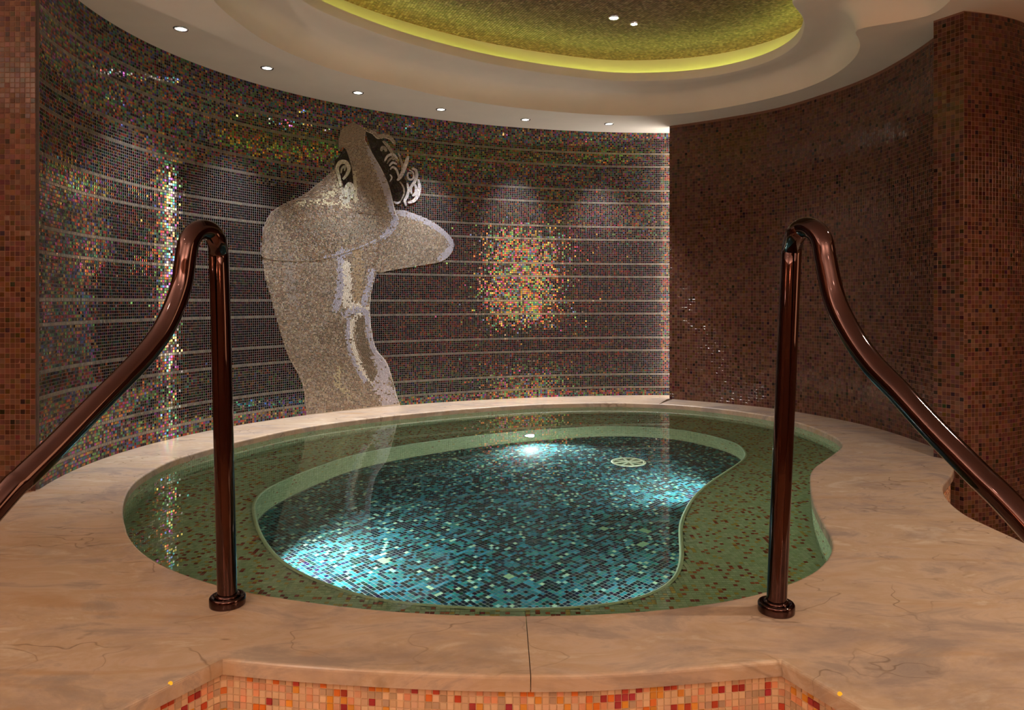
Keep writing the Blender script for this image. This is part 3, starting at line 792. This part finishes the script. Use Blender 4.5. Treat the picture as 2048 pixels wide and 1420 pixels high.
for b in built:
    nm, p, o, si, zi, col, zt, x, y, nx, ny, vis, ns, nz = b
    take = np.where(vis)[0]
    take = take[np.lexsort((np.abs(x[take]), zi[take]))][:max(0, 300 - tot)]
    tot += len(take)
    keep = np.ones(len(si), bool); keep[take] = False
    # rows counted from the top: flip the row index for the shared builder
    gsi, gzi = np.meshgrid(np.arange(ns), np.arange(nz)); gsi = gsi.ravel(); gzi = gzi.ravel()
    kk2 = keep
    z0 = -0.047 - nz * RP
    flip = (nz - 1 - gzi) * ns + gsi
    tiles_on_path('mosaic_tiles', p, 0.0, z0, ns, nz, RP, col[flip][keep[flip]], M['riser'], o, side=-1, joint=0.09, th=0.003, tilt=0.01, keep=keep[flip])
    for j in take:
        ang = math.atan2(-ny[j], -nx[j])
        place_tile(rt, (x[j], y[j], zt[j] + RP / 2), (math.pi / 2, 0, ang + math.pi / 2), col[j], o)

# ------------------------------------------------------------------ pool
pool = empty('pool', (0.1, 4.6, ZF)); tag(pool, 'kidney-shaped plunge pool with a sage bench and a blue mosaic floor', 'pool')
def pobj(o):
    o.parent = pool; o.location = -pool.location; return o
wallp = Path(outer.off(0.012)[:-1], True)
o = ribbon_solid('basin_wall', wallp, ZB - 0.02, -0.046, 0.04, M['grout_sage'], side=-1); pobj(o); basin_wall = o
SG = [(182, 194, 150), (190, 200, 158), (174, 186, 144), (196, 202, 160), (200, 170, 90), (186, 104, 62), (150, 66, 48)]
def tiles_wall(parent, path, z0, z1, w, side):
    ns, nz = int(path.L / PI), int((z1 - z0) / PI)
    c = palette(ns * nz, SG, w, 0.06)
    return tiles_on_path('mosaic_tiles', path, 0.0, z0, ns, nz, PI, c, M['pool'], parent, side=side, joint=0.12, th=0.002, tilt=0.02)
tiles_wall(basin_wall, wallp, ZB, -0.046, [8, 8, 8, 6, 0.3, 0.5, 0.5], -1)
bw = fill([wallp.P[:-1], inner_poly], ZB)
bench = bm_obj('bench', bw, M['grout_sage']); pobj(bench)
gx, gy, ix, iy = grid_in(outer_poly, PI, 0.0, 0, inner_poly)
bc = palette(len(gx), SG, [9, 9, 8, 7, 3.4, 2.6, 2.6], 0.06)
tiles_flat('mosaic_tiles', gx, gy, 0.0, PI, ZB, bc, M['pool'], bench, joint=0.12, th=0.002, tilt=0.012)
inw = ribbon_solid('bench_riser', inner, ZF - 0.02, ZB, 0.05, M['grout_sage'], side=-1); pobj(inw)
tiles_wall(inw, inner, ZF, ZB, [8, 8, 8, 6, 0.15, 0.1, 0.1], -1)
nose = sweep([(p[0], p[1], ZB - 0.004) for p in inner.P[::3]], 0.012, 8, False)
o = bm_obj('bench_nosing', nose, principled('glazed sage nosing', L8(200, 212, 172), 0.12), smooth=True); pobj(o)
bfl = bm_obj('basin_floor', fill([inner_poly], ZF), M['grout_pool']); pobj(bfl)
ANG = math.radians(45)
FP = 0.0228
gx, gy, ix, iy = grid_in(inner_poly, FP, ANG)
FCOL = [(14, 34, 42), (18, 46, 52), (10, 24, 30), (32, 104, 112), (40, 114, 132), (56, 134, 150), (44, 124, 118), (172, 204, 168), (146, 198, 184)]
FW = [19, 14, 15, 11, 9, 5, 9, 3.5, 2]
fc = palette(len(gx), FCOL, FW, 0.10)
rr = np.random.default_rng(3)                      # runs of two or three alike tiles along the rows
key = {(a, b): n for n, (a, b) in enumerate(zip(ix, iy))}
for n in range(len(ix)):
    if rr.random() < 0.16:
        m = key.get((ix[n] + 1, iy[n]))
        if m is not None and fc[n].sum() < 0.9: fc[m] = fc[n]
for (u, v) in ((1209, 1057), (1292, 1062), (1286, 1088), (770, 1121), (1018, 1152)):     # pale clusters of tiles
    q = water_plan(u, v, ZF); d = np.hypot(gx - q[0], gy - q[1])
    fc[d < 0.032] = np.array(L8(150, 186, 140))
vis = np.where(gy > 3.25)[0]
near = vis[np.argsort(gy[vis])][:300]
rest = np.ones(len(gx), bool); rest[near] = False
tiles_flat('mosaic_tiles', gx[rest], gy[rest], ANG, FP, ZF, fc[rest], M['pool'], bfl, joint=0.15, th=0.001, tilt=0.01)
ft = tile_mesh('pool_tile', FP * 0.87, 0.001, M['pool_part'])
for n in near:
    place_tile(ft, (gx[n], gy[n], ZF), (0, 0, ANG), fc[n], bfl)
# water
wo = bm_obj('pool_water', fill([outer.off(0.006)[:-1]], ZW), M['water'])
wo.cycles.is_caustics_caster = True
for o in pool.children_recursive:
    if o.type == 'MESH': o.cycles.is_caustics_receiver = True
if wo.data.polygons[0].normal.z < 0:
    wo.data.flip_normals()
tag(wo, 'still clear water filling the kidney-shaped pool', 'water')
# drain cover on the basin floor
dq = water_plan(1257, 923, ZF + 0.02)
dr = empty('drain_cover', (dq[0], dq[1], ZF + 0.002)); tag(dr, 'round ivory drain cover with radial spokes on the blue pool floor', 'drain')
bm_obj('rim', lathe([(0.135, 0), (0.135, 0.012), (0.128, 0.018), (0.115, 0.018), (0.112, 0.010), (0.112, 0.0)], 40), M['ivory'], dr, True)
bm_obj('plate', lathe([(0.113, 0.006), (0.02, 0.009)], 40, False, True), speckle(principled('grey green plate', L8(142, 156, 128), 0.4), 30, 0.05), dr)
bm_obj('hub', lathe([(0.026, 0.006), (0.026, 0.018), (0.018, 0.022)], 24, False, True), M['ivory'], dr, True)
for k in range(8):
    a = k * math.pi / 4 + 0.2
    bm = bmesh.new()
    bmesh.ops.create_cube(bm, size=1)
    bmesh.ops.scale(bm, vec=(0.092, 0.017, 0.012), verts=bm.verts); bmesh.ops.translate(bm, vec=(0.068, 0, 0.012), verts=bm.verts)
    so = bm_obj('spoke', bm, M['ivory'], dr); so.rotation_euler = (0, 0, a)
# underwater lamps in the bench riser
def pool_lamp(q, aim, power, label):
    i = nearest(inner_poly, q); p = inner_poly[i]
    n = -inner.N[i]                                  # into the basin
    base = Vector((p[0] + n[0] * 0.004, p[1] + n[1] * 0.004, -0.66))
    e = empty('underwater_lamp', base); tag(e, label, 'lamp', 'underwater lamps in the pool')
    rot = Vector((n[0], n[1], 0)).to_track_quat('Z', 'Y').to_euler()
    for nm, prof, mt, cp in (('bezel', [(0.062, 0), (0.062, 0.010), (0.052, 0.014), (0.044, 0.012)], M['chrome'], False),
                             ('lens', [(0.045, 0.010), (0.03, 0.014), (0.01, 0.016)], M['lamp_pool'], True)):
        o = bm_obj(nm, lathe(prof, 28, False, cp), mt, e, True); o.rotation_euler = rot
    a = Vector((aim[0], aim[1], ZF)); l0 = base + Vector((n[0], n[1], 0)) * 0.035
    s = spot('pool_lamp_light', l0, a, power, (0.95, 0.99, 1.0), 130, 0.9, 0.03)
    s.parent = e; s.location = l0 - base
M['lamp_pool'] = emission('underwater lens', (0.85, 0.95, 1.0), 14)
lp = water_plan(1063, 872, -0.66)
pool_lamp(lp, (0.35, 5.55), P_POOL * 1.1, 'lit round underwater lamp in the far bench riser below the patterned back wall')
pool_lamp((-1.32, 3.55), (-0.75, 3.75), P_POOL * 1.5, 'underwater lamp lighting the left end of the blue pool floor')
pool_lamp((1.36, 4.72), (0.95, 5.0), P_POOL * 0.7, 'underwater lamp lighting the floor by the drain cover')
pool_lamp((0.75, 3.15), (0.3, 3.7), P_POOL * 0.12, 'underwater lamp in the front right bend of the pool')

# ------------------------------------------------------------------ lamps of the room
M['lens'] = emission('downlight lens', (1.0, 0.96, 0.9), 4.0)
M['star'] = emission('bright halogen lens', (1.0, 0.95, 0.86), 60.0)
def downlight(x, y, label, group, power, z=H, r=0.040, lens=None, color=COOL, angle=110, to=None, down=True):
    e = empty('downlight', (x, y, z)); tag(e, label, 'downlight', group)
    bm_obj('trim_ring', lathe([(r * 1.0, -0.0005), (r * 1.02, -0.005), (r * 1.16, -0.006), (r * 1.24, -0.0005)], 32), M['chrome'], e, True)
    bm_obj('reflector', lathe([(r * 1.0, -0.001), (r * 0.92, -0.0025), (r * 0.8, -0.0035)], 32), M['reflector'], e, True)
    bm_obj('lens', lathe([(r * 0.93, -0.0025), (r * 0.6, -0.004), (r * 0.2, -0.005)], 32, False, True), lens or M['lens'], e, True)
    s = spot('downlight_light', (x, y, z - 0.03), to or (x, y, z - 1), power, color, angle, 1.0, r * 0.8)
    s.parent = e; s.location = (0, 0, -0.03)
ORD = ['first', 'second', 'third', 'fourth', 'fifth', 'sixth']
for k, (x, y) in enumerate([(-2.199, 4.816), (-1.899, 5.621), (-1.335, 6.283), (-0.669, 6.828), (0.134, 7.21), (0.988, 7.382)]):
    downlight(x, y, ORD[k] + ' recessed downlight from the left along the iridescent wall', 'downlights along the curved wall', P_DOWN, angle=70)
def dome_pos(u, v):
    z = H + 0.44; y = F * (1 - z) / (v - HZ); return (u - CX) / F * y, y
for (u, v), nm in (((1228, 36), 'larger'), ((1268, 48), 'smaller')):
    x, y = dome_pos(u, v)
    downlight(x, y, nm + ' brilliant halogen spot in the mosaic ceiling recess', 'halogen spots in the recess', P_DOME, H + 0.441, 0.036 if nm == 'larger' else 0.028, M['star'], COOL, 100)
# vertical strip light in the pocket behind the end of the brown wall
sl = empty('strip_lamp', (1.82, 7.645, 0.06)); tag(sl, 'vertical white strip lamp hidden behind the end of the dark brown wall', 'lamp')
def box(sx, sy, sz, c):
    bm = bmesh.new(); bmesh.ops.create_cube(bm, size=1); bmesh.ops.scale(bm, vec=(sx, sy, sz), verts=bm.verts); bmesh.ops.translate(bm, vec=c, verts=bm.verts)
    return bm
bm_obj('housing', box(0.03, 0.265, 2.68, (0.022, 0, 1.34)), M['chrome'], sl)
bm_obj('diffuser', box(0.012, 0.255, 2.62, (0, 0, 1.34)), emission('strip diffuser', (1.0, 0.94, 0.86), P_STRIP, True), sl)
# glowing amber panel standing in for an unseen lit doorway, mirrored in the patterned wall
al = empty('doorway_glow_panel', (4.88, 0.62, 1.55)); tag(al, 'tall glowing amber panel standing in for a lit doorway on the right side wall of the lower room', 'added lamp')
bm_obj('doorway_glow_frame', box(0.03, 1.52, 2.12, (0, 0, 0)), M['bronze'], al)
bm_obj('doorway_glow_face', box(0.02, 1.42, 2.02, (-0.02, 0, 0)), emission('amber doorway glow', (1.0, 0.64, 0.34), 2.8, True), al)
# warm downlights over the lower floor behind the camera
for x, y, nm, kp in ((-2.0, 0.5, 'nearest the left pier', 0.6), (2.9, 2.3, 'nearest the brown column', 5.5), (-1.2, -0.9, 'at the rear on the left', 1.2), (1.3, -0.9, 'at the rear on the right', 1.2)):
    downlight(x, y, 'warm recessed downlight over the lower floor, ' + nm, 'warm downlights over the lower floor', P_REAR * kp, H, 0.06, emission('warm lens', WARM, 12), WARM, 140)

# uplighters added out of view behind the camera to brighten the ceiling
def fill_uplighter(x, y, nx, label):
    e = empty('added_uplighter', (x, y, 1.25)); tag(e, label, 'added lamp', 'added uplighters')
    bm_obj('added_uplighter_plate', sweep([(0, 0, -0.12), (0, 0, 0.06)], 0.05, 16), M['chrome'], e, True)
    bm_obj('added_uplighter_bowl', lathe([(0.03, -0.10), (0.09, -0.06), (0.125, 0.0), (0.13, 0.03), (0.122, 0.03), (0.08, -0.05), (0.02, -0.08)], 32), M['bronze'], e, True)
    bm_obj('added_uplighter_bulb', lathe([(0.02, -0.05), (0.05, -0.03), (0.06, 0.0), (0.045, 0.03), (0.01, 0.045)], 24, True, True), emission('added uplighter glow', WARM, 25), e, True)
    s = spot('added_uplighter_light', (x, y, 1.32), (x + nx * 0.5, y + 0.25, 2.8), P_FILL_UP * (0.8 if nx else 1.5), (1.0, 0.80, 0.64), 150, 0.8, 0.08); s.parent = e; s.location = (0, 0, 0.07)
for x, y, nx, nm in ((-4.16, 0.3, 1, 'on the left side wall'), (-1.6, -3.16, 0, 'left of the pair on the rear wall'), (1.9, -3.16, 0, 'right of the pair on the rear wall')):
    fill_uplighter(x, y, nx, 'added bronze bowl uplighter ' + nm)

# ------------------------------------------------------------------ handrails
def handrail(base_uv, direction, prof_uv, label, tail):
    bu, bv = base_uv
    y0 = F / (bv - HZ); x0 = (bu - CX) / F * y0
    d = Vector((direction[0], direction[1])).normalized()
    pts = [Vector((x0, y0, 0.002))]
    for u, v, onpost in prof_uv:
        s = (u - CX) / F
        if onpost:
            y = y0; x = s * y
        else:
            k = (s * y0 - x0) / (d.x - s * d.y); x, y = x0 + d.x * k, y0 + d.y * k
        pts.append(Vector((x, y, 1 - (v - HZ) / F * y)))
    for t in tail:
        e = pts[-1]; pts.append(Vector((e.x + d.x * t[0], e.y + d.y * t[0], e.z + t[1])))
    P = catmull(np.array([tuple(p) for p in pts]), False, 14)
    e = empty('handrail', (x0, y0, 0)); tag(e, label, 'handrail', 'bronze handrails at the pool steps')
    P = P - np.array([x0, y0, 0])
    bm_obj('tube', sweep(P, 0.0315, 28), M['bronze'], e, True)
    bm_obj('flange', lathe([(0.0, 0.0), (0.056, 0.0), (0.0575, 0.004), (0.0575, 0.026), (0.054, 0.031), (0.046, 0.031), (0.043, 0.026), (0.036, 0.026)], 40), M['bronze'], e, True)
    bm_obj('collar', lathe([(0.031, 0.024), (0.038, 0.024), (0.040, 0.030), (0.037, 0.036), (0.031, 0.037)], 40), M['bronze'], e, True)
    end = P[-1]
    o = bm_obj('end_flange', lathe([(0.0, 0.0), (0.057, 0.0), (0.057, 0.02), (0.033, 0.024)], 32), M['bronze'], e, True)
    o.location = (end[0], end[1], LOW)
handrail((1552.5, 1223), (0.36, -0.93),
         [(1560, 1040, 1), (1568, 850, 1), (1576, 660, 1), (1581, 540, 1), (1584, 496, 1), (1591, 470, 0), (1604, 457, 0), (1620, 456, 0), (1635, 466, 0), (1645, 486, 0), (1651, 520, 0), (1669, 598, 0), (1701, 666, 0), (1745, 729, 0), (1798, 784, 0), (1866, 858, 0), (1950, 943, 0), (2048, 1041, 0)],
         'right-hand polished bronze handrail in front of the dark brown wall', [(0.25, -0.22), (0.22, -0.26), (0.05, -0.25), (0.01, -0.25)])
handrail((455, 1209), (-0.42, -0.91),
         [(451, 1040, 1), (446.5, 850, 1), (442, 660, 1), (438.5, 545, 1), (437, 505, 1), (433, 481, 0), (422, 464, 0), (405, 459, 0), (389, 466, 0), (378, 484, 0), (372, 512, 0), (361, 578, 0), (331, 652, 0), (293, 706, 0), (246, 756, 0), (200, 802, 0), (108, 896, 0), (47, 955, 0), (0, 1002, 0)],
         'left-hand polished bronze handrail in front of the iridescent wall', [(0.25, -0.25), (0.22, -0.26), (0.05, -0.26), (0.01, -0.26)])
# amber highlights of the polished marble lip, put in as two glowing studs
M['amber'] = emission('amber lip glint', (1.0, 0.42, 0.02), 1.1)
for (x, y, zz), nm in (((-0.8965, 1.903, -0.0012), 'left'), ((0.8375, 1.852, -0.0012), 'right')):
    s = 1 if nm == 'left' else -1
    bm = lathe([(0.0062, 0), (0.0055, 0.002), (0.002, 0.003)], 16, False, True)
    o = bm_obj('lip_glint', bm, M['amber'], None, True); o.location = (x, y, zz)
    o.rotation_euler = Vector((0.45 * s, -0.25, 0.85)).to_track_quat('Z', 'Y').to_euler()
    tag(o, 'amber glint put in as a tiny glowing stud on the %s marble lip beside the steps' % nm, 'step light')
